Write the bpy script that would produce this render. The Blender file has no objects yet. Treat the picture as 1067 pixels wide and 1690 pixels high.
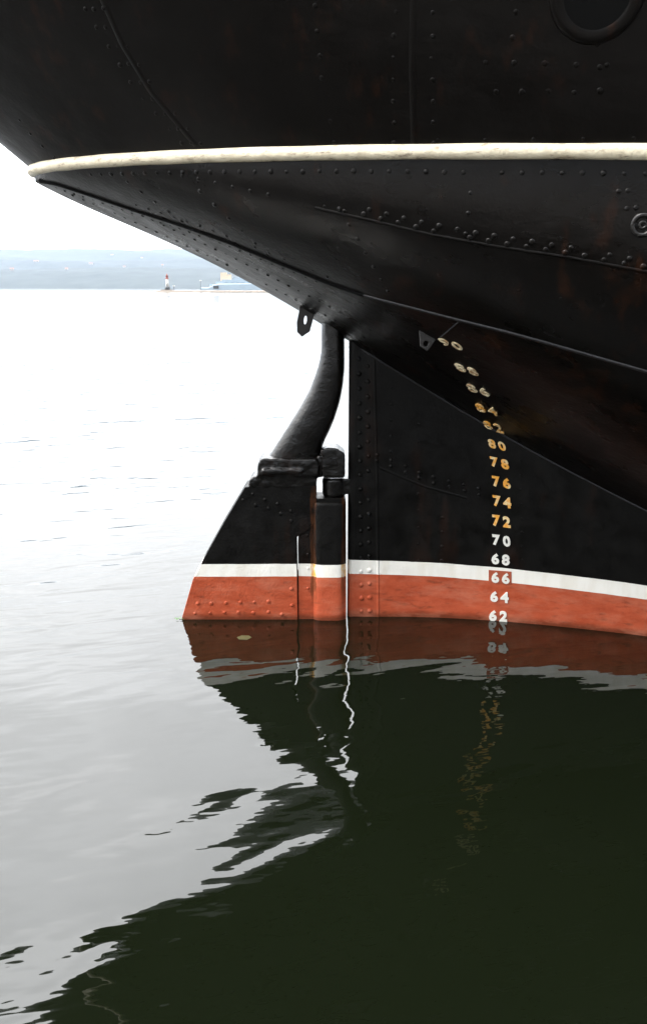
import bpy, bmesh, math, random
import numpy as np
from mathutils import Vector, Matrix
from mathutils.bvhtree import BVHTree
random.seed(7)
S = bpy.context.scene
C = S.collection

# ------------------------------------------------------------------ camera
H = 3.2                      # eye height above the water
F = 1400.0                   # focal length in pixels of a 1067 wide frame
TH = math.atan((800 - 474.5) / F)
cam_d = bpy.data.cameras.new('camera'); cam = bpy.data.objects.new('camera', cam_d); C.objects.link(cam)
cam.location = (0, 0, H); cam.rotation_euler = (math.pi / 2 - TH, 0, 0)
cam_d.sensor_fit = 'HORIZONTAL'; cam_d.sensor_width = 24; cam_d.lens = 24 * F / 1067
cam_d.shift_y = -45 / 1067; cam_d.clip_start = 0.05; cam_d.clip_end = 30000
S.camera = cam

# ------------------------------------------------------------------ sky and sun (bright haze, sun behind the stern)
SUN_EL, SUN_AZ = math.radians(48), math.radians(-105)     # azimuth from +Y, towards -X
sd = Vector((math.sin(SUN_AZ) * math.cos(SUN_EL), math.cos(SUN_AZ) * math.cos(SUN_EL), math.sin(SUN_EL)))
w = bpy.data.worlds.new('World'); S.world = w; w.use_nodes = True
nt = w.node_tree; N = nt.nodes; L = nt.links
for n in list(N): N.remove(n)
def nd(t, **k):
    n = N.new(t)
    for a, b in k.items(): setattr(n, a, b)
    return n
out = nd('ShaderNodeOutputWorld'); bg = nd('ShaderNodeBackground'); sky = nd('ShaderNodeTexSky', sky_type='NISHITA', sun_disc=False)
sky.sun_elevation = SUN_EL; sky.sun_rotation = SUN_AZ; sky.dust_density = 4; sky.air_density = 1.5
tc = nd('ShaderNodeTexCoord')
dot = nd('ShaderNodeVectorMath', operation='DOT_PRODUCT'); dot.inputs[1].default_value = Vector((-.50, .60, 0.62)).normalized()
L.new(tc.outputs['Generated'], dot.inputs[0])
mr = nd('ShaderNodeMapRange', interpolation_type='SMOOTHSTEP'); mr.inputs['From Min'].default_value = -0.25; mr.inputs['From Max'].default_value = 0.92
mr.inputs['To Min'].default_value = 6.0; mr.inputs['To Max'].default_value = 33.0
L.new(dot.outputs['Value'], mr.inputs['Value'])
cn = nd('ShaderNodeTexNoise'); cn.inputs['Scale'].default_value = 2.6; cn.inputs['Detail'].default_value = 5; cn.inputs['Distortion'].default_value = .4
cm = nd('ShaderNodeMapping'); cm.inputs['Scale'].default_value = (1, 1, 2.5); L.new(tc.outputs['Generated'], cm.inputs['Vector']); L.new(cm.outputs[0], cn.inputs['Vector'])
cr = nd('ShaderNodeMapRange'); cr.inputs['From Min'].default_value = .3; cr.inputs['From Max'].default_value = .7; cr.inputs['To Min'].default_value = .85; cr.inputs['To Max'].default_value = 1.15
L.new(cn.outputs['Fac'], cr.inputs['Value'])
mul = nd('ShaderNodeMath', operation='MULTIPLY'); L.new(mr.outputs[0], mul.inputs[0]); L.new(cr.outputs[0], mul.inputs[1])
sz = nd('ShaderNodeSeparateXYZ'); L.new(tc.outputs['Generated'], sz.inputs[0])
el = nd('ShaderNodeMapRange'); L.new(sz.outputs['Z'], el.inputs['Value'])
for k_, v_ in (('From Min', .18), ('From Max', .66), ('To Min', .46), ('To Max', 1.18)): el.inputs[k_].default_value = v_
mul2 = nd('ShaderNodeMath', operation='MULTIPLY'); L.new(mul.outputs[0], mul2.inputs[0]); L.new(el.outputs[0], mul2.inputs[1]); mul = mul2
veil = nd('ShaderNodeVectorMath', operation='SCALE'); veil.inputs[0].default_value = (0.985, 0.992, 1.0); L.new(mul.outputs[0], veil.inputs['Scale'])
mx = nd('ShaderNodeMix', data_type='RGBA'); mx.inputs[0].default_value = .85
L.new(sky.outputs[0], mx.inputs[6]); L.new(veil.outputs[0], mx.inputs[7]); L.new(mx.outputs[2], bg.inputs[0]); bg.inputs[1].default_value = 0.1
L.new(bg.outputs[0], out.inputs[0])
sl = bpy.data.lights.new('sun', 'SUN'); sl.energy = 1.4; sl.angle = math.radians(16); sl.color = (1, .96, .9)
so = bpy.data.objects.new('sun', sl); C.objects.link(so); so.rotation_euler = sd.to_track_quat('Z', 'Y').to_euler(); so.location = (-20, 40, 40)
S.view_settings.view_transform = 'Standard'; S.view_settings.look = 'None'; S.view_settings.gamma = 1
S.view_settings.exposure = 1.5
S.cycles.max_bounces = 8

# ------------------------------------------------------------------ measuring helpers
ct, st = math.cos(TH), math.sin(TH)
def ray(px, py):                      # direction from the eye through a point of the photograph
    v = 800 - py
    return Vector((px - 533.5, F * ct + v * st, -F * st + v * ct))
def onY(px, py, Y): d = ray(px, py); return Vector((0, 0, H)) + d * (Y / d.y)
def onZ(px, py, z): d = ray(px, py); return Vector((0, 0, H)) + d * ((z - H) / d.z)

# ------------------------------------------------------------------ materials
def mat(name):
    m = bpy.data.materials.new(name); m.use_nodes = True
    return m, m.node_tree, m.node_tree.nodes['Principled BSDF']
def noise(t, scale, detail=4, vec=None, rough=.55, stretch=None):
    n = t.nodes.new('ShaderNodeTexNoise'); n.inputs['Scale'].default_value = scale; n.inputs['Detail'].default_value = detail; n.inputs['Roughness'].default_value = rough
    tc = t.nodes.new('ShaderNodeTexCoord')
    if stretch:
        mp = t.nodes.new('ShaderNodeMapping'); mp.inputs['Scale'].default_value = stretch
        t.links.new(tc.outputs['Object'], mp.inputs['Vector']); t.links.new(mp.outputs[0], n.inputs['Vector'])
    else: t.links.new(tc.outputs['Object'], n.inputs['Vector'])
    return n.outputs['Fac']
def ramp(t, fac, stops):
    r = t.nodes.new('ShaderNodeValToRGB'); t.links.new(fac, r.inputs[0])
    e = r.color_ramp.elements
    while len(e) < len(stops): e.new(.5)
    for i, (p, c) in enumerate(stops):
        e[i].position = p; e[i].color = (c[0], c[1], c[2], 1) if not isinstance(c, (int, float)) else (c, c, c, 1)
    return r.outputs[0]
def mixc(t, fac, a, b):
    m = t.nodes.new('ShaderNodeMix'); m.data_type = 'RGBA'
    for s, v in ((m.inputs[0], fac), (m.inputs[6], a), (m.inputs[7], b)):
        if isinstance(v, (tuple, list)): s.default_value = (*v, 1)
        elif isinstance(v, (int, float)): s.default_value = v
        else: t.links.new(v, s)
    return m.outputs[2]
def math_(t, op, a, b=None):
    m = t.nodes.new('ShaderNodeMath'); m.operation = op
    for s, v in ((m.inputs[0], a), (m.inputs[1], b)):
        if v is None: continue
        if isinstance(v, (int, float)): s.default_value = v
        else: t.links.new(v, s)
    return m.outputs[0]
def bump(t, h, dist, strength=1, prev=None):
    b = t.nodes.new('ShaderNodeBump'); b.inputs['Distance'].default_value = dist; b.inputs['Strength'].default_value = strength
    t.links.new(h, b.inputs['Height'])
    if prev is not None: t.links.new(prev, b.inputs['Normal'])
    return b.outputs[0]

def paint_black(name, lump=.0025, lump_scale=38, dent=.018, rust=.5, spec=.12, rlo=.3, rhi=.42, rust_col=(.05, .016, .005)):
    m, t, p = mat(name)
    r1 = noise(t, 2.3, 7, rough=.65); r2 = noise(t, 9, 6, stretch=(1, 1, .18))
    f = ramp(t, math_(t, 'MULTIPLY', r1, r2), [(.30, 0), (.46, rust)])
    base = mixc(t, noise(t, 6, 5), (.0014, .0011, .0009), (.0036, .0029, .0024))
    t.links.new(mixc(t, f, base, rust_col), p.inputs['Base Color'])
    t.links.new(ramp(t, noise(t, 5, 6, stretch=(.3, 1, .6)), [(.3, rlo), (.7, rhi)]), p.inputs['Roughness'])
    p.inputs['Specular IOR Level'].default_value = spec
    b = bump(t, noise(t, 1.7, 2), dent)
    b = bump(t, noise(t, 11, 3, stretch=(.35, 1, 1)), dent * .16, 1, b)
    b = bump(t, noise(t, lump_scale, 4, rough=.6), lump, 1, b)
    t.links.new(b, p.inputs['Normal'])
    return m
M = {}
M['topside'] = paint_black('topside_paint', .0012, 30, .02, .25, .11)
M['counter'] = paint_black('counter_paint', .0024, 34, .022, .35, .19, .24, .36)
M['rough_black'] = paint_black('thick_black_paint', .0045, 44, .02, .3, .45, .16, .30, (.02, .008, .004))
M['seam'] = paint_black('seam_paint', .002, 60, .004, .2, .12, .3, .55)

# boot-topping scheme: black over white over red, split by height and length
BAND = {}
def paint_band(name, k, z0_top, z0_bot, lump=.004, rustx=()):
    m, t, p = mat(name)
    tc = t.nodes.new('ShaderNodeTexCoord'); sp = t.nodes.new('ShaderNodeSeparateXYZ'); t.links.new(tc.outputs['Object'], sp.inputs[0])
    zz = math_(t, 'ADD', sp.outputs['Z'], math_(t, 'MULTIPLY', sp.outputs['X'], k))
    zz = math_(t, 'ADD', zz, math_(t, 'MULTIPLY', math_(t, 'SUBTRACT', noise(t, 3, 3), .5), .012))
    black = mixc(t, noise(t, 6, 5), (.0014, .0013, .0012), (.0045, .0042, .0036))
    rf = ramp(t, math_(t, 'MULTIPLY', noise(t, 2.2, 7), noise(t, 8, 5, stretch=(1, 1, .12))), [(.30, 0), (.48, .35)])
    black = mixc(t, rf, black, (.03, .010, .004))
    red = mixc(t, ramp(t, noise(t, 5, 7, rough=.7, stretch=(1, 1, 2.2)), [(.32, 0), (.68, 1)]), (.315, .054, .022), (.44, .092, .042))
    red = mixc(t, ramp(t, noise(t, 14, 6, stretch=(.5, .5, 1.5)), [(.56, 0), (.72, .6)]), red, (.13, .035, .018))
    wl_ = math_(t, 'ADD', sp.outputs['Z'], math_(t, 'MULTIPLY', math_(t, 'SUBTRACT', noise(t, 6, 6, rough=.7), .5), .06))
    red = mixc(t, ramp(t, wl_, [(.018, .75), (.075, 0)]), red, (.07, .022, .010))
    red = mixc(t, ramp(t, noise(t, 3.2, 8, rough=.7, stretch=(.6, 1, 2)), [(.48, 0), (.64, .5)]), red, (.43, .16, .10))
    white = mixc(t, ramp(t, noise(t, 7, 6, stretch=(1, 1, .3)), [(.45, 0), (.75, .45)]), (.76, .75, .70), (.55, .49, .38))
    c = mixc(t, math_(t, 'GREATER_THAN', zz, z0_bot), red, white)
    isb = math_(t, 'GREATER_THAN', zz, z0_top)
    c = mixc(t, isb, c, black)
    for rx_, wd_, ra in rustx:      # rust weeping down from a weld
        dx = math_(t, 'ABSOLUTE', math_(t, 'ADD', math_(t, 'SUBTRACT', sp.outputs['X'], rx_), math_(t, 'MULTIPLY', math_(t, 'SUBTRACT', noise(t, 7, 3), .5), .05)))
        f_ = math_(t, 'MULTIPLY', math_(t, 'LESS_THAN', dx, wd_), ramp(t, noise(t, 13, 6, rough=.7, stretch=(1.5, 1.5, .5)), [(.33, 0), (.50, ra)]))
        f_ = math_(t, 'MULTIPLY', f_, ramp(t, zz, [(.12, 0), (.32, 1)]))
        c = mixc(t, f_, c, mixc(t, isb, mixc(t, math_(t, 'GREATER_THAN', zz, z0_bot), (.17, .045, .018), (.60, .33, .08)), (.035, .012, .004)))
    t.links.new(c, p.inputs['Base Color'])
    t.links.new(ramp(t, noise(t, 6, 5), [(.3, .3), (.7, .6)]), p.inputs['Roughness'])
    p.inputs['Specular IOR Level'].default_value = .15
    b = bump(t, noise(t, 2.2, 3), .02)
    b = bump(t, noise(t, 16, 4, stretch=(1, 1, .25)), .003, 1, b)
    b = bump(t, noise(t, 45, 5, rough=.65), lump, 1, b)
    t.links.new(b, p.inputs['Normal'])
    return m

m, t, p = mat('cream_paint'); M['cream'] = m
c = mixc(t, ramp(t, noise(t, 9, 6), [(.4, 0), (.7, 1)]), (.72, .655, .50), (.56, .49, .36))
c = mixc(t, ramp(t, noise(t, 24, 7, rough=.75, stretch=(.35, .35, 1.6)), [(.54, 0), (.66, .85)]), c, (.16, .10, .06))
t.links.new(c, p.inputs['Base Color']); p.inputs['Roughness'].default_value = .45
t.links.new(bump(t, noise(t, 26, 5), .008), p.inputs['Normal'])

def simple(name, col, rough=.5, var=.25, scale=12, bmp=.002, spec=.5, metal=0):
    m, t, p = mat(name)
    t.links.new(mixc(t, noise(t, scale, 5), tuple(x * (1 - var) for x in col), tuple(min(1, x * (1 + var)) for x in col)), p.inputs['Base Color'])
    p.inputs['Roughness'].default_value = rough; p.inputs['Specular IOR Level'].default_value = spec; p.inputs['Metallic'].default_value = metal
    if bmp: t.links.new(bump(t, noise(t, scale * 2.5, 4), bmp), p.inputs['Normal'])
    return m
M['mark_white'] = simple('mark_white', (.72, .71, .66), .5, .08)
m, t, p = mat('mark_rusty'); M['mark_rusty'] = m
c = mixc(t, ramp(t, noise(t, 16, 4), [(.38, 0), (.56, 1)]), (.78, .62, .34), (.82, .37, .045))
t.links.new(c, p.inputs['Base Color']); p.inputs['Roughness'].default_value = .6
m, t, p = mat('mark_stained'); M['mark_stained'] = m
c = mixc(t, ramp(t, noise(t, 22, 5), [(.42, 0), (.62, 1)]), (.74, .64, .42), (.34, .20, .09))
t.links.new(c, p.inputs['Base Color']); p.inputs['Roughness'].default_value = .6
M['mark_red'] = simple('red_panel', (.33, .072, .032), .5, .15)
M['rust'] = simple('rust', (.10, .030, .010), .8, .5, 20, .006)
M['eye'] = simple('eye_plate_paint', (.012, .010, .009), .5, .4, 20, .004)
M['seam_grey'] = simple('grey_seam_paint', (.008, .008, .010), .5, .4, 20, .003)  # plain grey, a little lighter than the black hull paint
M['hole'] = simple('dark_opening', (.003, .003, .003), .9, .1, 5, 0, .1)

# ------------------------------------------------------------------ object helpers
def tag(o, label=None, cat=None, group=None, kind=None):
    if label: o['label'] = label
    if cat: o['category'] = cat
    if group: o['group'] = group
    if kind: o['kind'] = kind
    return o
def empty(name, loc):
    o = bpy.data.objects.new(name, None); C.objects.link(o); o.location = loc; o.empty_display_size = .2
    return o
def wloc(o):
    v = Vector((0, 0, 0))
    while o is not None:
        v += o.location; o = o.parent
    return v
def mesh_obj(name, verts, faces, m, parent=None, smooth=True, origin=None):
    org = Vector(origin) if origin is not None else Vector((0, 0, 0))
    me = bpy.data.meshes.new(name); me.from_pydata([tuple(Vector(v) - org) for v in verts], [], faces)
    bm = bmesh.new(); bm.from_mesh(me); bmesh.ops.recalc_face_normals(bm, faces=bm.faces); bm.to_mesh(me); bm.free()
    me.polygons.foreach_set('use_smooth', [smooth] * len(me.polygons)); me.update()
    me.materials.append(m)
    o = bpy.data.objects.new(name, me); C.objects.link(o); o.location = org
    if parent is not None:
        o.parent = parent
        if parent.type == 'EMPTY': o.matrix_parent_inverse = Matrix.Translation(-parent.location)
        else: o.matrix_parent_inverse = Matrix.Identity(4)
    return o
class MB:
    def __init__(s): s.v = []; s.f = []
    def add(s, V, Fc):
        n = len(s.v); s.v += [Vector(x) for x in V]; s.f += [tuple(i + n for i in f) for f in Fc]
    def box(s, a, b):
        x0, y0, z0 = a; x1, y1, z1 = b
        s.add([(x0,y0,z0),(x1,y0,z0),(x1,y1,z0),(x0,y1,z0),(x0,y0,z1),(x1,y0,z1),(x1,y1,z1),(x0,y1,z1)],
              [(0,3,2,1),(4,5,6,7),(0,1,5,4),(1,2,6,5),(2,3,7,6),(3,0,4,7)])
    def prism(s, pts, off):             # closed outline pushed along a vector
        n = len(pts); off = Vector(off)
        s.add(list(pts) + [Vector(p) + off for p in pts], [tuple(range(n)), tuple(range(2*n-1, n-1, -1))] + [(i, (i+1) % n, n + (i+1) % n, n + i) for i in range(n)])
    def tube(s, path, rad, seg=12, cap=True):   # rad: float, list, or list of (rx, ry) with ry along Y
        path = [Vector(p) for p in path]; V = []
        for i, p in enumerate(path):
            tg = (path[min(i+1, len(path)-1)] - path[max(i-1, 0)]).normalized()
            r = rad[i] if isinstance(rad, (list, tuple)) else rad
            rx, ry = r if isinstance(r, (list, tuple)) else (r, r)
            e2 = Vector((0, 1, 0)) if abs(tg.y) < .9 else Vector((1, 0, 0))
            e1 = tg.cross(e2).normalized(); e2 = e1.cross(tg).normalized()
            for k in range(seg):
                a = 2 * math.pi * k / seg; V.append(p + e1 * rx * math.cos(a) + e2 * ry * math.sin(a))
        n = len(path)
        Fc = [(i*seg+k, i*seg+(k+1) % seg, (i+1)*seg+(k+1) % seg, (i+1)*seg+k) for i in range(n-1) for k in range(seg)]
        if cap: Fc += [tuple(range(seg-1, -1, -1)), tuple((n-1)*seg+k for k in range(seg))]
        s.add(V, Fc)
    def dome(s, p, n, r, hgt=.5, seg=8):
        n = Vector(n).normalized(); a = n.orthogonal().normalized(); b = n.cross(a); V = []; Fc = []
        rings = [(1.0, -.1), (.92, .38), (.62, .76)]
        for rr, hh in rings:
            for k in range(seg):
                q = 2 * math.pi * k / seg; V.append(p + (a * math.cos(q) + b * math.sin(q)) * r * rr + n * r * hgt * 1.0 * hh)
        V.append(p + n * r * hgt)
        for i in range(2):
            for k in range(seg): Fc.append((i*seg+k, i*seg+(k+1) % seg, (i+1)*seg+(k+1) % seg, (i+1)*seg+k))
        for k in range(seg): Fc.append((2*seg+k, 2*seg+(k+1) % seg, 3*seg))
        s.add(V, Fc)
    def obj(s, name, m, parent=None, smooth=True, origin=None): return mesh_obj(name, s.v, s.f, m, parent, smooth, origin)
def bevel(o, wd, seg=2):
    b = o.modifiers.new('bevel', 'BEVEL'); b.width = wd; b.segments = seg; b.limit_method = 'ANGLE'; b.angle_limit = math.radians(35)
    return o

# ------------------------------------------------------------------ hull form
YF = onZ(660, 1018, 0).y              # face of the stern frame at the waterline
YC = YF + .075                        # centre plane of the ship
tip = onY(57, 283, YC)
XT, ZT = tip.x, tip.z
XM = 6.0
def bk(X):                            # half breadth at the knuckle
    s = min(1, max(0, (X - XT) / (XM - XT)))
    return 2.82 * (1 - (1 - s) ** 2) ** .68 + max(0, min(X, 12) - 6) * .03
def zk(X): return ZT - .040 * (min(X, 10) - XT)
prof = [onY(a, b, YC) for a, b in ((56, 300), (93, 317), (185, 358), (276, 401), (371, 446), (440, 482), (495, 512), (529, 533), (567, 559))]
wl = [onZ(a, b, 0) for a, b in ((575, 1018), (660, 1018), (805, 1024), (889, 1030), (977, 1040), (1067, 1051))]
wx = [q.x for q in wl]; wb = [YC - q.y for q in wl]
wx += [4.4, 6, 9, 14, 24]; wb += [wb[-1] + .45, wb[-1] + .85, 1.75, 2.2, 2.4]
wp = np.polyfit(wx[1:8], wb[1:8], 3)
def bw(X):
    if X < wl[1].x: return wb[1]
    if X < 4.2: return max(wb[1], float(np.polyval(wp, X)))
    return float(np.interp(X, [4.2] + wx[7:], [float(np.polyval(wp, 4.2))] + wb[7:]))
def bn(X):
    if X <= prof[-1].x: return 0.0
    s = min(1, (X - prof[-1].x) / .25)
    return s * (bw(X) * 1.3 + .0)
kn = []
for a, b in ((660, 614), (717, 650), (793, 697), (832, 720), (897, 757), (996, 808), (1067, 841)):
    Y = YC - .1
    for _ in range(8): q = onY(a, b, Y); Y = YC - bn(q.x)
    kn.append(q)
ax = [q.x for q in prof] + [q.x for q in kn] + [4.4, 5.5]; az = [q.z for q in prof] + [q.z for q in kn]
sl_ = (az[-1] - az[-4]) / (ax[len(az)-1] - ax[len(az)-4]); az += [az[-1] + sl_ * (4.4 - kn[-1].x), az[-1] + sl_ * (5.5 - kn[-1].x)]
pz = np.polyfit(ax, az, 6)
def zn(X):
    if X < 4.4: return float(np.polyval(pz, X))
    return max(-1.8, float(np.polyval(pz, 4.4)) + sl_ * (X - 4.4))
XS = sorted(set([XT + 1e-4 + (XM - XT) * (1 - math.cos(a)) for a in np.linspace(0, math.pi / 2, 90)] + list(np.linspace(XM, 26, 40))))
GE = 1.45
def g(t, X=0):
    s = min(1, max(0, (X + 2.2) / 1.8)); return 1 - (1 - t) ** (1.7 + .95 * s * s * (3 - 2 * s))
def counter_pt(X, t, side):
    b0, b1 = bn(X), bk(X); z0, z1 = zn(X), zk(X)
    if z0 > z1 - .02: z0 = z1 - .02
    return Vector((X, YC - side * (b0 + (b1 - b0) * g(t, X)), z0 + (z1 - z0) * t))
NT = 26
def grid_faces(nu, nv): return [(i*nv+j, (i+1)*nv+j, (i+1)*nv+j+1, i*nv+j+1) for i in range(nu-1) for j in range(nv-1)]

SHIP = empty('ship', (2.0, YC, 0))
tag(SHIP, 'big old ship with riveted black hull, cream rubbing strake and red and white waterline paint', 'ship')

cv, cf = [], []
for side in (1, -1):
    n = len(cv)
    for X in XS:
        for j in range(NT): cv.append(counter_pt(X, j / (NT - 1), side))
    cf += [tuple(i + n for i in f) for f in grid_faces(len(XS), NT)]
CB = MB(); CB.v = cv; CB.f = cf
bvh_c = BVHTree.FromPolygons([tuple(v) for v in cv], cf)

# topside: from the knuckle up, flared aft
def plan(side):
    return [Vector((X, YC - side * bk(X), zk(X))) for X in XS]
kp = plan(1)
half = []
for i, p_ in enumerate(kp):
    a = kp[max(0, i-1)]; b = kp[min(len(kp)-1, i+1)]
    tg = (b - a); tg.z = 0; tg.normalize()
    nrm = Vector((tg.y, -tg.x, 0))
    if i == 0: nrm = Vector((-1, 0, 0))
    half.append((p_, nrm))
TOPH = 2.9
def top_pt(p_, nrm, wv, side):
    aft = max(0, -nrm.x)
    fl = math.tan(math.radians(17)) * (1 - aft ** 1.5) + 1.22 * aft ** 1.5
    o = fl * (wv - .055 * wv * wv)
    q = p_ + nrm * o + Vector((0, 0, wv))
    if side < 0: q = Vector((q.x, 2 * YC - q.y, q.z))
    return q
NW = 24
loop = [(p_, n_, -1) for p_, n_ in reversed(half[1:])] + [(p_, n_, 1) for p_, n_ in half]
tv = [top_pt(p_, n_, TOPH * j / (NW - 1), s_) for p_, n_, s_ in loop for j in range(NW)]
tf = grid_faces(len(loop), NW)
bvh_t = BVHTree.FromPolygons([tuple(v) for v in tv], tf)
TB = MB(); TB.v = list(tv); TB.f = list(tf)

# stern frame and deadwood plating below the counter
X0 = onY(574.5, 800, YF).x
DXS = [X0, X0 + .02] + list(np.linspace(X0 + .08, 4.2, 60)) + list(np.linspace(4.4, 26, 30))
ND = 24
def dead_pt(X, j, side):
    zt = zn(X) + (.06 if X < 1.2 else 0.0)
    zb = -2.2
    z = zb + (zt - zb) * j / (ND - 1)
    b0 = bw(X)
    b = b0 + (max(bn(X), b0) - b0) * max(0, z) / max(.2, zn(X)) if z > 0 else b0 * max(.25, 1 + .3 * z)
    if X < X0 + .01: b = .05
    return Vector((X, YC - side * b, z))
DB = MB(); dv = []; df = []
for side in (1, -1):
    n = len(dv)
    for X in DXS:
        for j in range(ND): dv.append(dead_pt(X, j, side))
    df += [tuple(i + n for i in f) for f in grid_faces(len(DXS), ND)]
n2 = len(DXS) * ND
df += [(j, j+1, n2+j+1, n2+j) for j in range(ND-1)]
DB.v = list(dv); DB.f = list(df)
bvh_d = BVHTree.FromPolygons([tuple(v) for v in dv], df)

EYE = Vector((0, 0, H))
def hit(px, py, trees):
    d = ray(px, py).normalized(); best = None
    for t_ in trees:
        loc, nr, idx, dist = t_.ray_cast(EYE, d)
        if loc is not None and (best is None or dist < best[2]):
            if nr.dot(d) > 0: nr = -nr
            best = (loc, nr, dist)
    return best
ALLB = (bvh_c, bvh_t, bvh_d)

def resample(pts, n=None, step=None):
    P = [Vector(p_) for p_ in pts]; d = [0]
    for a, b in zip(P, P[1:]): d.append(d[-1] + (b - a).length)
    if n is None: n = max(2, int(round(d[-1] / step)) + 1)
    outp = []
    for s in np.linspace(0, d[-1], n):
        outp.append(Vector([float(np.interp(s, d, [q[k] for q in P])) for k in range(len(P[0]))]))
    return outp
def on_hull(pix, trees, step_px=12):
    dense = resample([Vector((a, b, 0)) for a, b in pix], step=step_px); r = []
    for q in dense:
        h_ = hit(q.x, q.y, trees)
        if h_: r.append((h_[0], h_[1]))
    return r
def strip(mb, hits, wd, th, gap=-.004):
    V = []; Fc = []
    for i, (p_, nr) in enumerate(hits):
        tg = (hits[min(i+1, len(hits)-1)][0] - hits[max(0, i-1)][0]).normalized()
        sd_ = tg.cross(nr).normalized()
        V += [p_ - sd_*wd/2 + nr*gap, p_ - sd_*wd*.4 + nr*th, p_ + sd_*wd*.4 + nr*th, p_ + sd_*wd/2 + nr*gap]
    for i in range(len(hits)-1):
        for k in range(3): Fc.append((i*4+k, (i+1)*4+k, (i+1)*4+k+1, i*4+k+1))
    mb.add(V, Fc)
def rivet_row(mb, pix, trees, spacing, r=.017, hgt=.5, jit=.002, off=(0, 0)):
    h_ = on_hull([(a + off[0], b + off[1]) for a, b in pix], trees, 6)
    if len(h_) < 2: return
    P = [q[0] for q in h_]
    for q in resample(P, step=spacing):
        i = min(range(len(P)), key=lambda k: (P[k] - q).length)
        if (P[i] - q).length > .12 or random.random() < .03: continue
        nr = h_[i][1]
        # settle on the surface
        best = None
        for t_ in trees:
            loc, n_, idx, dd = t_.find_nearest(q)
            if loc is not None and (best is None or dd < best[1]): best = (loc, dd)
        mb.dome(best[0] + Vector((random.uniform(-jit, jit), 0, random.uniform(-jit, jit))), nr, r * random.uniform(.82, 1.12), hgt * random.uniform(.65, 1.1))

# --- rivets of the counter
seamC = [(300, 296), (420, 322), (520, 343), (600, 361), (709, 387), (819, 407), (933, 424), (1064, 448), (1250, 485), (1500, 535)]
seamDB = [(66, 298), (93, 303), (142, 319), (224, 347), (302, 372), (384, 402), (460, 433), (540, 466), (600, 487), (650, 500), (700, 513), (754, 527), (830, 546), (900, 565), (1067, 613), (1300, 682), (1500, 741)]
T = (bvh_c,)
rivet_row(CB, [(150, 288), (300, 284), (600, 282), (1067, 286), (1500, 292)], T, .125, .019)
for o_, st_ in ((-7, .125), (-15, .125)):
    rivet_row(CB, seamC[3:], T, st_, .021, .5, .002, (0 if o_ == -7 else 9, o_))
rivet_row(CB, seamC[:4], T, .15, .015, .45, .002, (0, -6))
rivet_row(CB, seamDB[1:8], T, .10, .014, .5, .003, (0, 7))
rivet_row(CB, seamDB[3:8], T, .13, .014, .5, .003, (0, -9))
sil = [(120, 322), (185, 350), (276, 391), (371, 435), (440, 470), (495, 498), (560, 532), (600, 556)]
rivet_row(CB, sil, T, .10, .015, .5, .003)
rivet_row(CB, sil, T, .10, .015, .5, .003, (10, -12))
for x0, y0, x1, y1 in ((776, 318, 768, 385), (210, 300, 300, 365), (330, 315, 440, 420), (1035, 315, 1062, 370), (1020, 316, 1048, 372), (560, 345, 640, 480)):
    rivet_row(CB, [(x0, y0), (x1, y1)], T, .13, .018)
# rows crossing the plates below the upper seam
for x0, y0, x1, y1, s_ in ((860, 640, 1067, 720, .1), (600, 430, 1067, 520, .3)):
    rivet_row(CB, [(x0, y0), (x1, y1)], T, s_, .011, .3)
counter = CB.obj('counter_plating', M['counter'], SHIP)

# --- rivets of the topside
T = (bvh_t,)
for x0, y0, x1, y1, s_ in ((800, 104, 1000, 106, .17), (818, 150, 990, 152, .17), (985, 70, 990, 150, .14), (850, 20, 845, 60, .17)):
    rivet_row(TB, [(x0, y0), (x1, y1)], T, s_, .019, .32, .006)
for pts in ([(140, 14), (175, 70), (225, 150), (300, 236)], [(155, 14), (190, 70), (240, 150), (315, 236)], [(172, 14), (206, 70), (256, 150), (331, 236)],
            [(655, -20), (648, 100), (650, 235)], [(715, -20), (712, 100), (716, 235)], [(520, 10), (530, 130), (552, 235)], [(0, 150), (40, 210), (90, 262)]):
    rivet_row(TB, pts, T, .135, .016, .32, .005)
rivet_row(TB, [(90, 259), (250, 252), (400, 246), (700, 232), (1067, 228), (1400, 222)], T, .3, .013, .35)
n = len(TB.v)                                         # deck closing the hull
ring = [tv[i * NW + NW - 1] for i in range(len(loop))]
TB.add(ring, [(i, i+1, len(ring)-2-i, len(ring)-1-i) for i in range(len(ring)//2 - 1)])
topside = TB.obj('topside_plating', M['topside'], SHIP)

# --- rivets of the stern frame
T = (bvh_d,)
rivet_row(DB, [(592, 592), (594, 800), (596, 1030)], T, .14, .024, .75)
rivet_row(DB, [(606, 604), (608, 808), (610, 1030)], T, .14, .024, .75)
for o_ in (0, 10):
    rivet_row(DB, [(622, 750), (700, 783), (790, 806)], T, .15, .021, .7, .004, (0, o_))
rivet_row(DB, [(730, 830), (728, 925)], T, .14, .017, .5); rivet_row(DB, [(646, 640), (645, 745)], T, .15, .016, .5); rivet_row(DB, [(690, 700), (690, 925)], T, .17, .014, .4); rivet_row(DB, [(858, 760), (862, 925)], T, .15, .014, .35)
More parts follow.
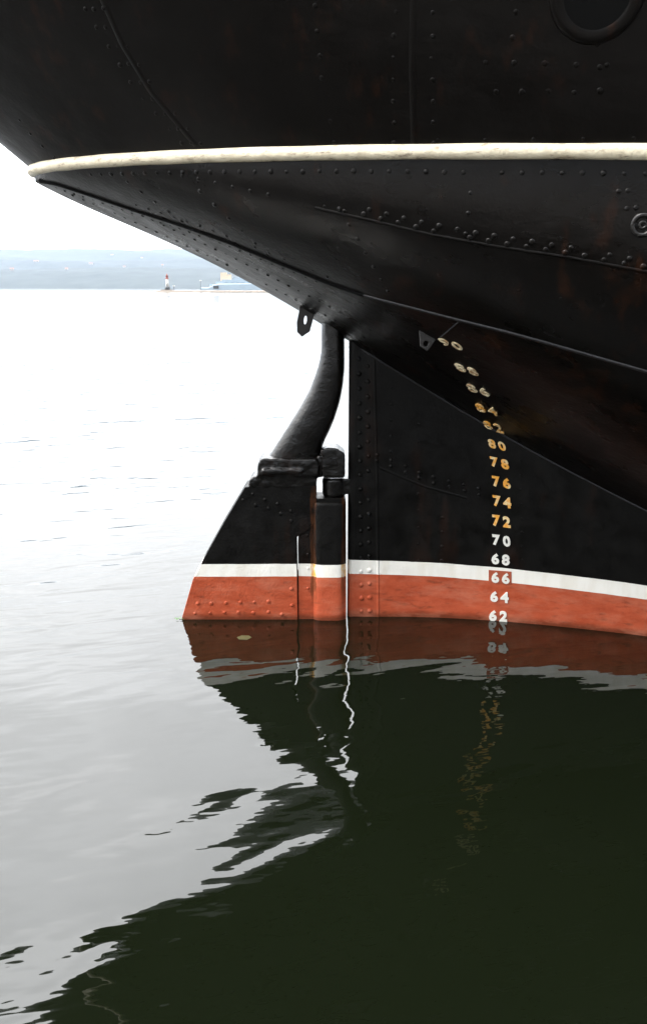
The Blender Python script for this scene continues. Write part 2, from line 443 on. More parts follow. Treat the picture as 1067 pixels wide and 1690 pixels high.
# band heights from the photograph
def zat(px, py, fb): 
    Y = YC - fb
    for _ in range(6): q = onY(px, py, Y); Y = YC - (bw(q.x))
    return q
tops = [zat(a, b, .1) for a, b in ((660, 929), (805, 934), (946, 947), (1067, 969))]
bots = [zat(a, b, .1) for a, b in ((660, 950), (805, 955), (946, 968), (1067, 987))]
kt, ktc = np.polyfit([q.x for q in tops], [q.z for q in tops], 1); kb, kbc = np.polyfit([q.x for q in bots], [q.z for q in bots], 1)
print('BAND', kt, ktc, kb, kbc, [round(q.z, 3) for q in tops], [round(q.z, 3) for q in bots])
print('HULL', 'YC', YC, 'XT', XT, ZT, 'wb', [round(x, 3) for x in wb], 'prof', [round(q.z, 2) for q in prof], 'kn', [(round(q.x, 2), round(q.z, 2)) for q in kn])
kk = (kt + kb) / 2
M['stern'] = paint_band('stern_band_paint', -kk, ktc, kbc, .0018)
dead = DB.obj('stern_plating', M['stern'], SHIP)

# --- rubbing strake along the knuckle
path = [p_ + n_ * .012 for p_, n_ in half]
full = [Vector((q.x, 2*YC - q.y, q.z)) for q in reversed(path[1:])] + path
mb = MB(); SEG = 12; V = []
for i, q in enumerate(full):
    a = full[max(0, i-1)]; b = full[min(len(full)-1, i+1)]
    tg = (b - a).normalized(); up = Vector((0, 0, 1)); nr = tg.cross(up).normalized()
    if (nr.dot(q - Vector((q.x + 1, YC, q.z))) < 0 and abs(q.y - YC) < 1e-3) or nr.dot(Vector((0, q.y - YC, 0))) < 0: nr = -nr
    for k in range(SEG):
        an = 2*math.pi*k/SEG
        V.append(q + nr * .050*math.cos(an) + up * (.050 + .0015 * math.sin(i * .9)) *math.sin(an))
mb.add(V, [(i*SEG+k, i*SEG+(k+1) % SEG, (i+1)*SEG+(k+1) % SEG, (i+1)*SEG+k) for i in range(len(full)-1) for k in range(SEG)])
mb.obj('rubbing_strake', M['cream'], SHIP)

# --- plate seams
T = (bvh_c,)
mb = MB(); strip(mb, on_hull(seamC[2:], T), .026, .004); mb.obj('plate_seam', M['seam'], SHIP)
mb = MB(); strip(mb, on_hull(seamDB[:9], T), .035, .012); mb.obj('plate_seam', M['hole'], SHIP)
mb = MB(); strip(mb, on_hull(seamDB[8:], T), .026, .010); strip(mb, on_hull([(757, 530), (737, 548), (722, 560)], T), .012, .006); mb.obj('plate_seam', M['seam_grey'], SHIP)
h_ = []
for X in np.linspace(prof[-1].x + .05, 6, 60):
    q = counter_pt(X, 0.0, 1); q2 = counter_pt(X, .02, 1); nr = (Vector((0, -1, -.4))).normalized(); h_.append((q, nr))
mb = MB(); strip(mb, h_, .022, .012, -.01); mb.obj('plate_seam', M['seam_grey'], SHIP)

T = (bvh_t,)
for pts in ([(165, -10), (200, 70), (248, 150), (323, 240)], [(683, -30), (680, 100), (683, 240)]):
    mb = MB(); strip(mb, on_hull(pts, T), .05, .0022, -.003); mb.obj('plate_seam', M['topside'], SHIP)
T = (bvh_d,)
for pts in ([(617, 590), (622, 800), (624, 1030)], [(626, 772), (700, 803), (770, 822)]):
    mb = MB(); strip(mb, on_hull(pts, T), .03, .0025, -.003); mb.obj('plate_seam', M['stern'], SHIP)

# --- draft marks
dg = bpy.context.evaluated_depsgraph_get()
def glyph(ch, off):
    cu = bpy.data.curves.new('g', 'FONT'); cu.body = ch; cu.size = 1; cu.offset = off; cu.resolution_u = 3
    o = bpy.data.objects.new('g', cu); C.objects.link(o)
    dg = bpy.context.evaluated_depsgraph_get(); dg.update()
    me = bpy.data.meshes.new_from_object(o.evaluated_get(dg))
    bm = bmesh.new(); bm.from_mesh(me); bmesh.ops.remove_doubles(bm, verts=bm.verts, dist=1e-4); bmesh.ops.triangulate(bm, faces=bm.faces)
    xs = [v.co.x for v in bm.verts]; ys = [v.co.y for v in bm.verts]
    x0, x1, y0, y1 = min(xs), max(xs), min(ys), max(ys)
    V = [((v.co.x - (x0+x1)/2) / (x1-x0), (v.co.y - (y0+y1)/2) / (y1-y0)) for v in bm.verts]
    bm.verts.index_update()
    Fc = [tuple(v.index for v in f.verts) for f in bm.faces]
    E = [tuple(v.index for v in e.verts) for e in bm.edges if len(e.link_faces) == 1]
    bm.free(); C.objects.unlink(o); bpy.data.objects.remove(o); bpy.data.meshes.remove(me)
    return V, Fc, E
GL = {c_: glyph(c_, .042) for c_ in '0246789'}; GT = {c_: glyph(c_, .006) for c_ in '024689'}
def put_mark(txt, cx, cy, r, u, m, wfac=.76):
    mb = MB(); r = Vector((r[0], r[1])); u = Vector((u[0], u[1]))
    for k, ch in enumerate(txt):
        V2, Fc, E = (GT if int(txt) > 81 else GL)[ch]; fr = []; bk_ = []
        wd = wfac * (.98 if ch != '4' else 1.05)
        for x, y in V2:
            q = Vector((cx, cy)) + r * (k - .5 + x * wd) + u * y
            h_ = hit(q.x, q.y, ALLB)
            q3 = h_[0] + Vector((random.uniform(-.0018, .0018), 0, random.uniform(-.0018, .0018))); fr.append(q3 + h_[1] * .010); bk_.append(h_[0] - h_[1] * .006)
        n = len(fr)
        mb.add(fr + bk_, Fc + [(a, b, b + n, a + n) for a, b in E])
    return mb.obj('draft_mark', m, SHIP, smooth=False)
MW, MR, MS = M['mark_white'], M['mark_rusty'], M['mark_stained']
marks = [('62', 821.5, 1016.5, (17.2, 1.2), (1, -17.5), MW), ('64', 823.5, 985, (17.2, 1.4), (0, -17.5), MW), ('66', 825.5, 953.5, (17.2, 1.6), (0, -17.5), MW),
 ('68', 825.5, 923, (17.2, 1.8), (0, -17.5), MW), ('70', 827, 892, (17, 2), (-1, -17.5), MW), ('72', 827, 860, (17, 2.4), (-1, -18), MR),
 ('74', 828, 828, (17, 2.8), (-1.5, -18), MR), ('76', 827, 796, (17.2, 3), (-2.5, -17.5), MR), ('78', 824, 764, (17.2, 3.6), (-3, -16.5), MR),
 ('80', 819.5, 734, (16.5, 4), (-4, -15), MR), ('82', 813.5, 704, (17.5, 4.6), (-6, -13.5), MR), ('84', 802, 675, (19, 5), (-7.5, -13), MR),
 ('86', 788.5, 643, (20, 6), (-8, -12.5), MS), ('88', 769.5, 609, (20.5, 6.2), (-8.5, -12), MS), ('90', 743.5, 567, (21, 6.2), (-8.5, -12), MS)]
for txt, cx, cy, r_, u_, m_ in marks:
    o = put_mark(txt, cx, cy, r_, u_, m_)
    o['label'] = 'raised draft numerals reading ' + txt
    if txt == '66':
        pm = MB(); V = [];
        for a, b in ((806, 940.5), (843.5, 943.5), (843.5, 964), (806, 961)):
            h_ = hit(a, b, ALLB); V.append(h_[0] + h_[1] * .004)
        pm.prism(V, (0, .008, 0)); pm.obj('red_panel', M['mark_red'], o, smooth=False)

# ------------------------------------------------------------------ rudder
LUMP = bpy.data.textures.new('lump', 'CLOUDS'); LUMP.noise_scale = .07; LUMP.noise_depth = 2
def cast(o, vox=.012, amt=.02, sm=3):
    for md in list(o.modifiers): o.modifiers.remove(md)
    r_ = o.modifiers.new('remesh', 'REMESH'); r_.mode = 'VOXEL'; r_.voxel_size = vox; r_.use_smooth_shade = True
    q_ = o.modifiers.new('smooth', 'SMOOTH'); q_.iterations = sm; q_.factor = .6
    d_ = o.modifiers.new('displace', 'DISPLACE'); d_.texture = LUMP; d_.texture_coords = 'GLOBAL'; d_.strength = amt; d_.mid_level = .5
    return o
YR = onZ(487, 1022.5, 0).y            # near face of the blade
TR = 2 * (YC - YR)
TR = .2 if TR < .16 else TR
def pl(pix, Y): return [onY(a, b, Y) for a, b in pix]
zlow = -1.6
def down(p_, dz): return Vector((p_.x, p_.y, dz))
a1 = onY(299, 1024, YR); 
blade = pl([(299, 1024), (318, 957), (333, 928), (366, 868), (404, 804), (450, 800), (522, 802), (522, 860), (512, 872), (490, 886), (488.5, 894), (489.7, 945), (491.2, 1024)], YR)
blade = [Vector((a1.x - .12, YR, zlow))] + blade + [Vector((blade[-1].x, YR, zlow))]
mb = MB(); mb.prism(blade, (0, TR, 0))
rb = []
def rivs(mb, zo, Y=YR, r=.019):
    for a, b in zo: mb.dome(onY(280 + a / 3.138, 740 + b / 3.138, Y), (0, -1, 0), r * 1.05 * random.uniform(.85, 1.1), random.uniform(.45, .7))
rivs(mb, [(430, 237), (493, 265), (558, 288), (628, 325), (380, 268), (445, 292), (510, 310), (575, 338), (628, 375),
          (145, 803), (215, 803), (290, 800), (365, 798), (437, 797), (510, 793), (630, 727), (632, 812), (130, 855), (208, 853), (282, 850), (355, 850), (432, 852), (510, 848), (580, 860)])
tops = pl([(333, 933), (484, 929), (568, 931)], YR); bots = pl([(321, 954), (484, 950), (568, 951)], YR)
print('RUD', [q.z for q in tops], [q.z for q in bots], YR, TR)
zt = sum(q.z for q in tops) / 3; zb_ = sum(q.z for q in bots) / 3
M['rudder'] = paint_band('rudder_band_paint', 0, zt, zb_, .005, ((onY(517, 950, YR).x, .026, 1), (onY(568, 950, YR).x, .03, .8)))
rudder = bevel(mb.obj('rudder', M['rudder'], SHIP, smooth=False), .014)
# forward edge of the blade: post plate with rust
post = pl([(492.6, 1022), (492.4, 960), (491.4, 900), (492, 884), (512, 868), (512, 828), (520, 823), (568, 823), (570.5, 829), (571, 1018)], YR + .012)
x_a, x_b = post[0].x, post[-1].x
post = [Vector((x_a, YR+.012, zlow))] + post + [Vector((x_b, YR+.012, zlow))]
mb = MB(); mb.prism(post, (0, TR - .024, 0))
rivs(mb, [(715, 550), (715, 620), (715, 725), (712, 450)], YR + .012, .014)
bevel(mb.obj('rudder_post', M['rudder'], rudder, smooth=False), .008)
mb = MB()                                              # rounded casting standing proud of the plate
q0, q1 = onY(514, 829, YR), onY(570, 829, YR)
cx_ = (q0.x + q1.x) / 2 + .006; rr = (q1.x - q0.x) / 2
def sq_tube():
    m_ = MB(); V = []; SG = 32
    for z, k_ in ((zlow, 1), (q0.z - .035, 1), (q0.z - .012, .97), (q0.z, .90)):
        for i in range(SG):
            a_ = 2*math.pi*i/SG; c_, s_ = math.cos(a_), math.sin(a_)
            V.append((cx_ + rr*k_*math.copysign(abs(c_)**.5, c_), YR + .09 + .12*k_*math.copysign(abs(s_)**.6, s_), z))
    m_.add(V, [(i*SG+k, i*SG+(k+1) % SG, (i+1)*SG+(k+1) % SG, (i+1)*SG+k) for i in range(3) for k in range(SG)] + [tuple(range(3*SG, 4*SG))])
    return m_
sq_tube().obj('heel_casting', M['rudder'], rudder)
# added backing plate, keeps light from showing through the lower slot
V = [onY(a, b, YR + .10) for a, b in ((484, 942), (499, 942), (499, 1024), (484, 1024))]; V[2].z = V[3].z = zlow
mb.prism(V, (0, .04, 0)); mb.obj('slot_blocker', M['rust'], rudder, smooth=False)
# stock: thick S-curved bar
le = [(530.5, 522), (530, 560), (530, 580), (524, 607), (512, 640), (497, 668), (479, 697), (460, 727), (444, 752), (436, 772)]
ri = [(568, 520), (568.5, 560), (568.5, 610), (566, 636), (561, 662), (553, 688), (543, 712), (534, 730), (528, 752), (526, 772)]
yy = YR + TR / 2
L_ = resample([Vector((a, b, 0)) for a, b in le], 28); R_ = resample([Vector((a, b, 0)) for a, b in ri], 28)
pth, rad = [], []
for i, (a, b) in enumerate(zip(L_, R_)):
    p1, p2 = onY(a.x, a.y, yy), onY(b.x, b.y, yy); pth.append((p1 + p2) / 2)
    rad.append((p1 - p2).length / 2)
mb = MB(); SEG = 24; V = []
for i, q in enumerate(pth):
    a, b = onY(L_[i].x, L_[i].y, yy), onY(R_[i].x, R_[i].y, yy); e = (b - a) / 2
    for k in range(SEG):
        an = 2*math.pi*k/SEG; ca, sa = math.cos(an), math.sin(an)
        ca = math.copysign(abs(ca) ** .85, ca); sa = math.copysign(abs(sa) ** .85, sa)
        V.append(q + e * ca + Vector((0, 1, 0)) * (.15 - .03 * i / 27) * sa)
n = len(pth)
mb.add(V, [(i*SEG+k, i*SEG+(k+1) % SEG, (i+1)*SEG+(k+1) % SEG, (i+1)*SEG+k) for i in range(n-1) for k in range(SEG)] + [tuple(range(SEG)), tuple((n-1)*SEG+k for k in range(SEG))])
qa = onY(549, 577, yy); 
cast(mb.obj('rudder_stock', M['rough_black'], rudder), .014, .004, 4)
# stepped collar at the head of the blade
mb = MB()
mb.prism(pl([(430, 757), (520, 757), (526, 765), (526, 786), (424, 786), (424, 768)], yy - .17), (0, .34, 0))
mb.prism(pl([(417, 786.5), (522, 786.5), (522, 804), (409, 806), (412, 792)], yy - .15), (0, .30, 0))
mb.prism(pl([(433, 775), (500, 775), (497, 782), (431, 782)], yy - .19), (0, .05, 0))
mb.prism(pl([(524, 752), (533, 752), (533, 788), (524, 788)], yy - .13), (0, .26, 0))
cast(mb.obj('rudder_collar', M['rough_black'], rudder))
# pintle lug above, gudgeon below it
mb = MB()
mb.prism(pl([(529, 743), (540, 739), (556, 740), (569, 750), (569.5, 786), (566, 789), (532, 789)], yy - .15), (0, .30, 0))
cast(mb.obj('pintle_lug', M['rough_black'], rudder), .012, .012, 5)
g0 = onY(551, 800, yy)
mb = MB(); mb.tube([g0 - Vector((0, 0, .02)), g0 - Vector((0, 0, .26))], .075, 16)
mb.obj('pintle', M['rust'], rudder)
mb = MB(); za, zb2 = onY(551, 787, yy).z, onY(551, 819, yy).z
mb.tube([(g0.x, yy, za), (g0.x, yy, za - .02), (g0.x, yy, zb2 + .03), (g0.x, yy, zb2)], [.10, .115, .115, .095], 22)
mb.box((g0.x + .02, yy - .07, zb2 + .035), (X0 + .03, yy + .07, za - .005))
cast(mb.obj('gudgeon', M['rough_black'], SHIP), .010, .007, 2)

# ------------------------------------------------------------------ eye plates under the counter
def hole_plate(outl, hole, Y, th, nm, m, parent):
    O = pl(outl, Y); Hh = pl(hole, Y)
    bm = bmesh.new()
    vo = [bm.verts.new(q) for q in O]; vh = [bm.verts.new(q) for q in Hh]
    eo = [bm.edges.new((vo[i], vo[(i+1) % len(vo)])) for i in range(len(vo))]; eh = [bm.edges.new((vh[i], vh[(i+1) % len(vh)])) for i in range(len(vh))]
    bmesh.ops.triangle_fill(bm, use_beauty=True, use_dissolve=False, edges=eo + eh)
    r_ = bmesh.ops.extrude_face_region(bm, geom=list(bm.faces))
    bmesh.ops.translate(bm, verts=[v for v in r_['geom'] if isinstance(v, bmesh.types.BMVert)], vec=(0, th, 0))
    V = [v.co.copy() for v in bm.verts]; bm.verts.index_update(); Fc = [tuple(v.index for v in f.verts) for f in bm.faces]; bm.free()
    return bevel(mesh_obj(nm, V, Fc, m, parent, smooth=False), .006)
def ell(cx, cy, a, b, tilt=0, n=14):
    o_ = []
    for k in range(n):
        q = 2*math.pi*k/n; x, y = a*math.cos(q), b*math.sin(q)
        o_.append((cx + x*math.cos(tilt) - y*math.sin(tilt), cy + x*math.sin(tilt) + y*math.cos(tilt)))
    return o_
h1 = hit(505, 512, ALLB)
hole_plate([(495, 498), (493, 515), (489.5, 531), (490, 548), (498, 555.5), (511, 547), (516, 528), (520, 505), (512, 500)], ell(503.5, 528, 2.6, 7.5, .12), h1[0].y + .0, .05, 'eye_plate', M['eye'], SHIP)
h2 = hit(706, 548, ALLB)
o = hole_plate([(691, 541), (693, 572), (705, 580), (722, 556), (705, 547)], ell(702.5, 567, 4, 4.5), hit(700, 552, ALLB)[0].y - .02, .03, 'eye_plate', M['eye'], SHIP)

# ------------------------------------------------------------------ hawse pipe high on the quarter, and a small scupper
hc = hit(985, 2, (bvh_t,))
def ringmesh(c_, nr, R, r, seg=48, sq=1.0):
    nr = nr.normalized(); a = nr.orthogonal().normalized()
    a = Vector((1, 0, 0)) - nr * nr.x; a.normalize(); b = nr.cross(a)
    V = []; Fc = []; K = 10
    for i in range(seg):
        q = 2*math.pi*i/seg; d = a*math.cos(q) + b*math.sin(q)
        for k in range(K):
            w_ = 2*math.pi*k/K; V.append(c_ + d*(R + r*math.cos(w_)) + nr*(r*sq*math.sin(w_)))
    for i in range(seg):
        for k in range(K): Fc.append((i*K+k, ((i+1) % seg)*K+k, ((i+1) % seg)*K+(k+1) % K, i*K+(k+1) % K))
    return V, Fc
hcn = hit(985, -12, (bvh_t,)); px_m = (hit(1045, -12, (bvh_t,))[0] - hit(985, -12, (bvh_t,))[0]).length / 60
mb = MB(); mb.add(*ringmesh(hcn[0], hcn[1], 66 * px_m, 14 * px_m, sq=.38)); hp = mb.obj('hawse_pipe', M['topside'], SHIP)
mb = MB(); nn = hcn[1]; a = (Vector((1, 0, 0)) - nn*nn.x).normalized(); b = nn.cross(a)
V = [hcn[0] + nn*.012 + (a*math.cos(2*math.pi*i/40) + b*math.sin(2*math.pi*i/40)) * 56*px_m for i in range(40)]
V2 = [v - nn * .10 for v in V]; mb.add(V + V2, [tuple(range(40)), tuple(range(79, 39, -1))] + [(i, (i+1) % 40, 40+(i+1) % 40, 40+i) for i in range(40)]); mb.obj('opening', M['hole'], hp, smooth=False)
sc_ = hit(1060, 371, (bvh_c,))
mb = MB(); mb.add(*ringmesh(sc_[0], sc_[1], .062, .018, 20)); mb.add(*ringmesh(sc_[0], sc_[1], .02, .012, 14)); mb.obj('scupper', M['rough_black'], SHIP)

# ------------------------------------------------------------------ water
m, t, p = mat('harbour_water')
p.inputs['Base Color'].default_value = (.0028, .0040, .0017, 1); p.inputs['Roughness'].default_value = .015; p.inputs['IOR'].default_value = 1.46
def wnoise(scale, stretch, rot, det=3, rough=.5, dist=0):
    n = t.nodes.new('ShaderNodeTexNoise'); n.inputs['Scale'].default_value = scale; n.inputs['Detail'].default_value = det; n.inputs['Roughness'].default_value = rough; n.inputs['Distortion'].default_value = dist
    g_ = t.nodes.new('ShaderNodeNewGeometry'); r_ = t.nodes.new('ShaderNodeVectorRotate'); r_.rotation_type = 'Z_AXIS'; r_.inputs['Angle'].default_value = math.radians(rot)
    mp = t.nodes.new('ShaderNodeMapping'); mp.inputs['Scale'].default_value = stretch
    t.links.new(g_.outputs['Position'], r_.inputs['Vector']); t.links.new(r_.outputs[0], mp.inputs['Vector']); t.links.new(mp.outputs[0], n.inputs['Vector'])
    return n.outputs['Fac']
gy = t.nodes.new('ShaderNodeNewGeometry'); sy = t.nodes.new('ShaderNodeSeparateXYZ'); t.links.new(gy.outputs['Position'], sy.inputs[0])
yy_ = math_(t, 'ADD', sy.outputs['Y'], math_(t, 'MULTIPLY', sy.outputs['X'], .55))
def sm(a_, b_, lo, hi):
    q_ = t.nodes.new('ShaderNodeMapRange'); q_.interpolation_type = 'SMOOTHSTEP'; t.links.new(yy_, q_.inputs['Value'])
    for k_, v_ in (('From Min', a_), ('From Max', b_), ('To Min', lo), ('To Max', hi)): q_.inputs[k_].default_value = v_
    return q_.outputs[0]
b = bump(t, math_(t, 'MULTIPLY', sm(3.2, 5.5, 0, 1), sm(6.5, 15, 1, 0)), .088)      # one low swell rolling in
b = bump(t, wnoise(.45, (.6, 1, 1), -25, 2), .085, 1, b)
b = bump(t, wnoise(1.5, (.5, 1, 1), -32, 2, .5, .3), .028, 1, b)
g_ = t.nodes.new('ShaderNodeNewGeometry'); s_ = t.nodes.new('ShaderNodeSeparateXYZ'); t.links.new(g_.outputs['Position'], s_.inputs[0])
mk = t.nodes.new('ShaderNodeMapRange'); mk.interpolation_type = 'SMOOTHSTEP'; t.links.new(s_.outputs['X'], mk.inputs['Value'])
for k_, v_ in (('From Min', -.8), ('From Max', -2.6), ('To Min', .25), ('To Max', 1.0)): mk.inputs[k_].default_value = v_
b = bump(t, math_(t, 'MULTIPLY', wnoise(3.4, (.30, 1, 1), -14, 2, .5, .4), math_(t, 'MULTIPLY', mk.outputs[0], sm(4.4, 6.8, .5, 1.1))), .029, 1, b)
b = bump(t, wnoise(9.0, (.4, 1, 1), -10, 2), .0019, 1, b)
t.links.new(b, p.inputs['Normal']); M['water'] = m
mb = MB(); mb.add([(-15000, -3000, 0), (15000, -3000, 0), (15000, 20000, 0), (-15000, 20000, 0)], [(0, 1, 2, 3)])
tag(mb.obj('water', M['water'], smooth=False), kind='structure')

# ------------------------------------------------------------------ quay on which the photographer stands
M['stone'] = simple('quay_concrete', (.16, .15, .14), .85, .3, 3, .01)
mb = MB(); mb.box((-60, -40, -3), (60, .55, 1.55)); mb.box((-60, .25, 1.55), (60, .6, 1.62))
tag(mb.obj('quay', M['stone'], smooth=False), kind='structure')

# ------------------------------------------------------------------ far shore
M['hill'] = simple('wooded_hill', (.036, .042, .038), .95, .6, .012, 0, .1)
random.seed(3)
nx, ny = 220, 14; V = []; HF = []
def fbm(x, s):
    return sum(math.sin(x * f_ * .00035 + s * 1.7 + f_ * 2.1) / f_ ** .9 for f_ in (1, 2.3, 4.1, 7.7, 13, 23, 41))
for (y0, dep, rz, sd_) in ((4000, 900, 98, 0), (5300, 1000, 205, 2), (6800, 1500, 365, 5)):
    n0 = len(V)
    for i in range(nx):
        x = (-8000 + 16000 * i / (nx - 1)) * y0 / 4600
        ridge = rz * (1 + .09 * fbm(x, sd_)) - .006 * max(0, x + 500)
        for j in range(ny):
            s_ = j / (ny - 1)
            V.append(Vector((x, y0 + dep * s_ + 60 * math.sin(x * .002), -2 + ridge * math.sin(s_ * math.pi / 2) ** .9 * (1 + .05 * math.sin(x * .004 + j)) + 5 * random.uniform(-1, 1) * (j > 0))))
    HF += [tuple(k + n0 for k in f) for f in grid_faces(nx, ny)]
ho = mesh_obj('hills', V, HF, M['hill']); tag(ho, kind='structure')
bvh_h = BVHTree.FromPolygons([tuple(v) for v in V], HF)
M['house'] = simple('pale_render', (.38, .35, .33), .8, .1, .1, 0); M['roof'] = simple('tile_roof', (.30, .13, .08), .8, .2, .1, 0)
spots = [(185, 421, 'tall pale block'), (234, 426, 'pair of pale storeys'), (60, 432, 'low house'), (110, 445, 'long low house'), (20, 446, 'small house'), (150, 436, 'small house'), (205, 441, 'long house'), (268, 439, 'low house')]
desc = ['widest pale building high on the wooded far hillside', 'second pale building high on the far hillside, right above the lighthouse side', 'pale house high on the far left hillside, left of the widest one',
        'long low pale house halfway up the far hillside', 'pale house nearest the left edge on the far hillside', 'small pale house just below left of the widest hillside building',
        'pale house below the two high buildings of the far hillside', 'pale house on the far hillside directly above the lighthouse']
for (a, b, _), ds in zip(spots, desc):
    d = ray(a, b).normalized(); loc, nr, i_, dd = bvh_h.ray_cast(EYE, d)
    if loc is None: continue
    wd = random.uniform(14, 24) * (1.5 if 'widest' in ds else 1); hg = random.uniform(9, 13)
    e = empty('hillside_house', loc + Vector((0, 0, -3))); tag(e, ds, 'house', 'pale houses on the far hillside')
    x, y, z = e.location
    mb = MB(); mb.box((x - wd/2, y - 6, z), (x + wd/2, y + 6, z + hg)); mb.obj('wall', M['house'], e, smooth=False)
    mb = MB(); mb.prism([(x - wd/2 - 1, y - 7, z + hg), (x - wd/2 - 1, y + 7, z + hg), (x - wd/2 - 1, y, z + hg + 4)], (wd + 2, 0, 0)); mb.obj('roof', M['roof'], e, smooth=False)

# breakwater, lighthouse, warship
bw0 = onZ(252, 482, 0); YB = bw0.y
print('YB', YB)
def fx(px): return (px - 533.5) / ray(px, 480).y * YB
def fz(py): return onY(300, py, YB).z
mpp = onY(301, 480, YB).x - onY(300, 480, YB).x
M['break'] = simple('breakwater_stone', (.20, .17, .14), .9, .4, .4, 0)
M['lwhite'] = simple('lighthouse_white', (.75, .73, .70), .6, .05, 1, 0); M['lred'] = simple('lighthouse_red', (.30, .075, .055), .6, .1, 1, 0)
M['grey'] = simple('naval_grey', (.31, .39, .46), .6, .1, .5, 0); M['dgrey'] = simple('dark_grey', (.05, .055, .06), .6, .1, .5, 0); M['tan'] = simple('buff_paint', (.62, .50, .38), .6, .1, .3, 0)
e = empty('breakwater', (fx(290), YB + 4, 0)); tag(e, 'long low stone breakwater out on the water below the lighthouse', 'breakwater')
mb = MB()
xs = [fx(252) + i * 1.5 for i in range(60)]; V = []; Fc = []
prof_ = [(0, -1), (1.2, .7), (2.2, 1.25), (8, 1.3), (10, -1)]
for i, x in enumerate(xs):
    k = min(1, i / 4 + .25)
    for (yy_, zz_) in prof_: V.append((x, YB + yy_ + random.uniform(-.25, .25), (zz_ if zz_ < 0 else zz_ * k) + random.uniform(-.12, .12)))
mb.add(V, grid_faces(len(xs), 5)); mb.obj('rock_mound', M['break'], e, smooth=False)
mb = MB(); mb.box((fx(264), YB + 2.5, 1.0), (fx(282), YB + 7.5, 1.9)); mb.obj('plinth', M['break'], e, smooth=False)
LX = fx(274.3)
e = empty('lighthouse', (LX, YB + 5, 1.9)); tag(e, 'small white lighthouse with red lantern standing on the breakwater end', 'lighthouse')
def lathe(mb, x, y, pr, seg=16):
    V = []; 
    for r_, z in pr:
        for k in range(seg): V.append((x + r_*math.cos(2*math.pi*k/seg), y + r_*math.sin(2*math.pi*k/seg), z))
    n = len(pr)
    mb.add(V, [(i*seg+k, i*seg+(k+1) % seg, (i+1)*seg+(k+1) % seg, (i+1)*seg+k) for i in range(n-1) for k in range(seg)] + [tuple(range(seg-1, -1, -1)), tuple((n-1)*seg+k for k in range(seg))])
y_ = YB + 5
z1, z2, z3 = fz(472.5), fz(460), fz(451)
mb = MB(); lathe(mb, LX, y_, [(2.0, 1.85), (1.9, z1 - .6), (1.25, z1)]); mb.obj('base', M['dgrey'], e)
mb = MB(); lathe(mb, LX, y_, [(1.15, z1), (.95, z2)]); mb.obj('tower', M['lwhite'], e)
mb = MB(); lathe(mb, LX, y_, [(1.0, z2), (1.5, z2 + .15), (1.5, z2 + .4), (.8, z2 + .45), (.8, z2 + 1.5), (1.05, z2 + 1.6), (.1, z3)]); mb.obj('lantern', M['lred'], e)
for px_, nm in ((285.5, 'left of the two lamp posts, on the breakwater beside the lighthouse'), (330, 'right of the two lamp posts, at the stern of the grey warship')):
    e = empty('lamp_post', (fx(px_), YB + 4, 1.2)); tag(e, nm, 'lamp post', 'lamp posts on the breakwater')
    hh = 4.2 if px_ < 300 else 8
    mb = MB(); mb.tube([(fx(px_), YB + 4, 1.2), (fx(px_), YB + 4, hh)], .16, 8); mb.obj('pole', M['dgrey'], e)
    mb = MB(); mb.box((fx(px_) - .7, YB + 3.6, hh), (fx(px_) + .7, YB + 4.4, hh + .6)); mb.obj('lamp', M['lwhite'], e, smooth=False)
YW = YB + 22
e = empty('warship', (fx(400), YW, 0)); tag(e, 'pale grey naval vessel moored far behind the breakwater, partly hidden by the black stern', 'warship')
def wx_(px): return fx(px) * YW / YB
def wz(py): return (fz(py) - H) * YW / YB + H
hb = [(wx_(330), 3.4), (wx_(343), 3.2), (wx_(352), wz(470)), (wx_(362), wz(468)), (wx_(520), wz(466)), (wx_(540), wz(463)), (wx_(533), -1), (wx_(332), -1)]
mb = MB(); mb.prism([(a, YW, b) for a, b in hb], (0, 9, 0)); bevel(mb.obj('hull', M['grey'], e, smooth=False), .6)
mb = MB(); mb.box((wx_(366), YW + 1.5, wz(469)), (wx_(440), YW + 7.5, wz(461))); mb.box((wx_(385), YW + 2, wz(462)), (wx_(430), YW + 7, wz(457)))
for k in range(6): mb.box((wx_(372 + 9*k), YW + 1.2, wz(465.5)), (wx_(375 + 9*k), YW + 1.6, wz(463.6)))
mb.box((wx_(345), YW + 3, wz(472)), (wx_(358), YW + 6, wz(468.5))); mb.box((wx_(356), YW + 2.5, wz(470)), (wx_(368), YW + 6.5, wz(464.5)))
mb.obj('superstructure', M['grey'], e, smooth=False)
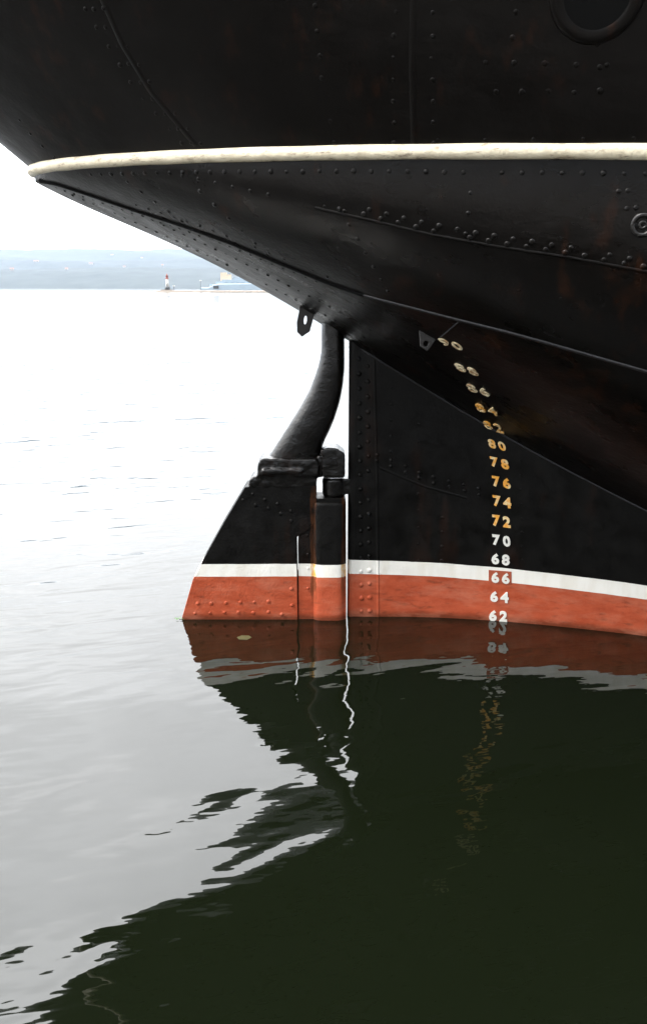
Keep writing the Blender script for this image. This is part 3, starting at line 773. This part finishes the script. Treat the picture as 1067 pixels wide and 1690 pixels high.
mb = MB(); mb.box((wx_(363.5), YW + 3, wz(463)), (wx_(374), YW + 6, wz(449.5))); mb.box((wx_(371), YW + 3.2, wz(463)), (wx_(381), YW + 6, wz(452.5))); mb.obj('funnel_block', M['tan'], e, smooth=False)
mb = MB(); mb.box((wx_(352), YW - .2, wz(476)), (wx_(361), YW + .2, wz(471))); mb.box((wx_(348), YW + 1, wz(474)), (wx_(351), YW + 1.5, wz(470.5))); mb.obj('door', M['dgrey'], e, smooth=False)
mb = MB()
mb.tube([(wx_(405), YW + 4, wz(457)), (wx_(405), YW + 4, wz(436))], .25, 6); mb.obj('mast', M['grey'], e)

# ------------------------------------------------------------------ scraps on the water
M['leaf'] = simple('green_weed', (.05, .12, .03), .6, .3, 20, 0); M['scrap'] = simple('yellow_scrap', (.055, .05, .015), .6, .3, 20, 0)
q = onZ(296.5, 1022, .004); mb = MB()
for k in range(5):
    a = k * 1.3; mb.add([q + Vector((0, 0, .004*k)), q + Vector((.05*math.cos(a), .03*math.sin(a), .012)), q + Vector((.06*math.cos(a + .5), .04*math.sin(a+.5), .006))], [(0, 1, 2)])
o = mb.obj('weed_tuft', M['leaf']); tag(o, 'tiny green tuft of weed floating at the aft corner of the rudder', 'weed')

q = onZ(403, 1052, .002); mb = MB(); mb.prism([q + Vector((.07 * math.cos(k), .05 * math.sin(k) * (1.3 if k > 3 else 1), .001)) for k in (0, 1, 2, 3.1, 4, 5.2)], (0, 0, -.003))
o = mb.obj('floating_scrap', M['scrap'], smooth=False); tag(o, 'small dull yellow scrap floating in the reddish reflection below the rudder', 'scrap')

# ------------------------------------------------------------------ haze
m = bpy.data.materials.new('haze'); m.use_nodes = True; t = m.node_tree
for n_ in list(t.nodes): t.nodes.remove(n_)
ov = t.nodes.new('ShaderNodeOutputMaterial'); pv = t.nodes.new('ShaderNodeVolumePrincipled'); pv.inputs['Color'].default_value = (.66, .80, 1, 1); pv.inputs['Density'].default_value = 5.4e-5
t.links.new(pv.outputs[0], ov.inputs['Volume'])
mb = MB(); mb.box((-15500, -3200, -4), (15500, 20500, 560)); tag(mb.obj('haze', m, smooth=False), kind='stuff')
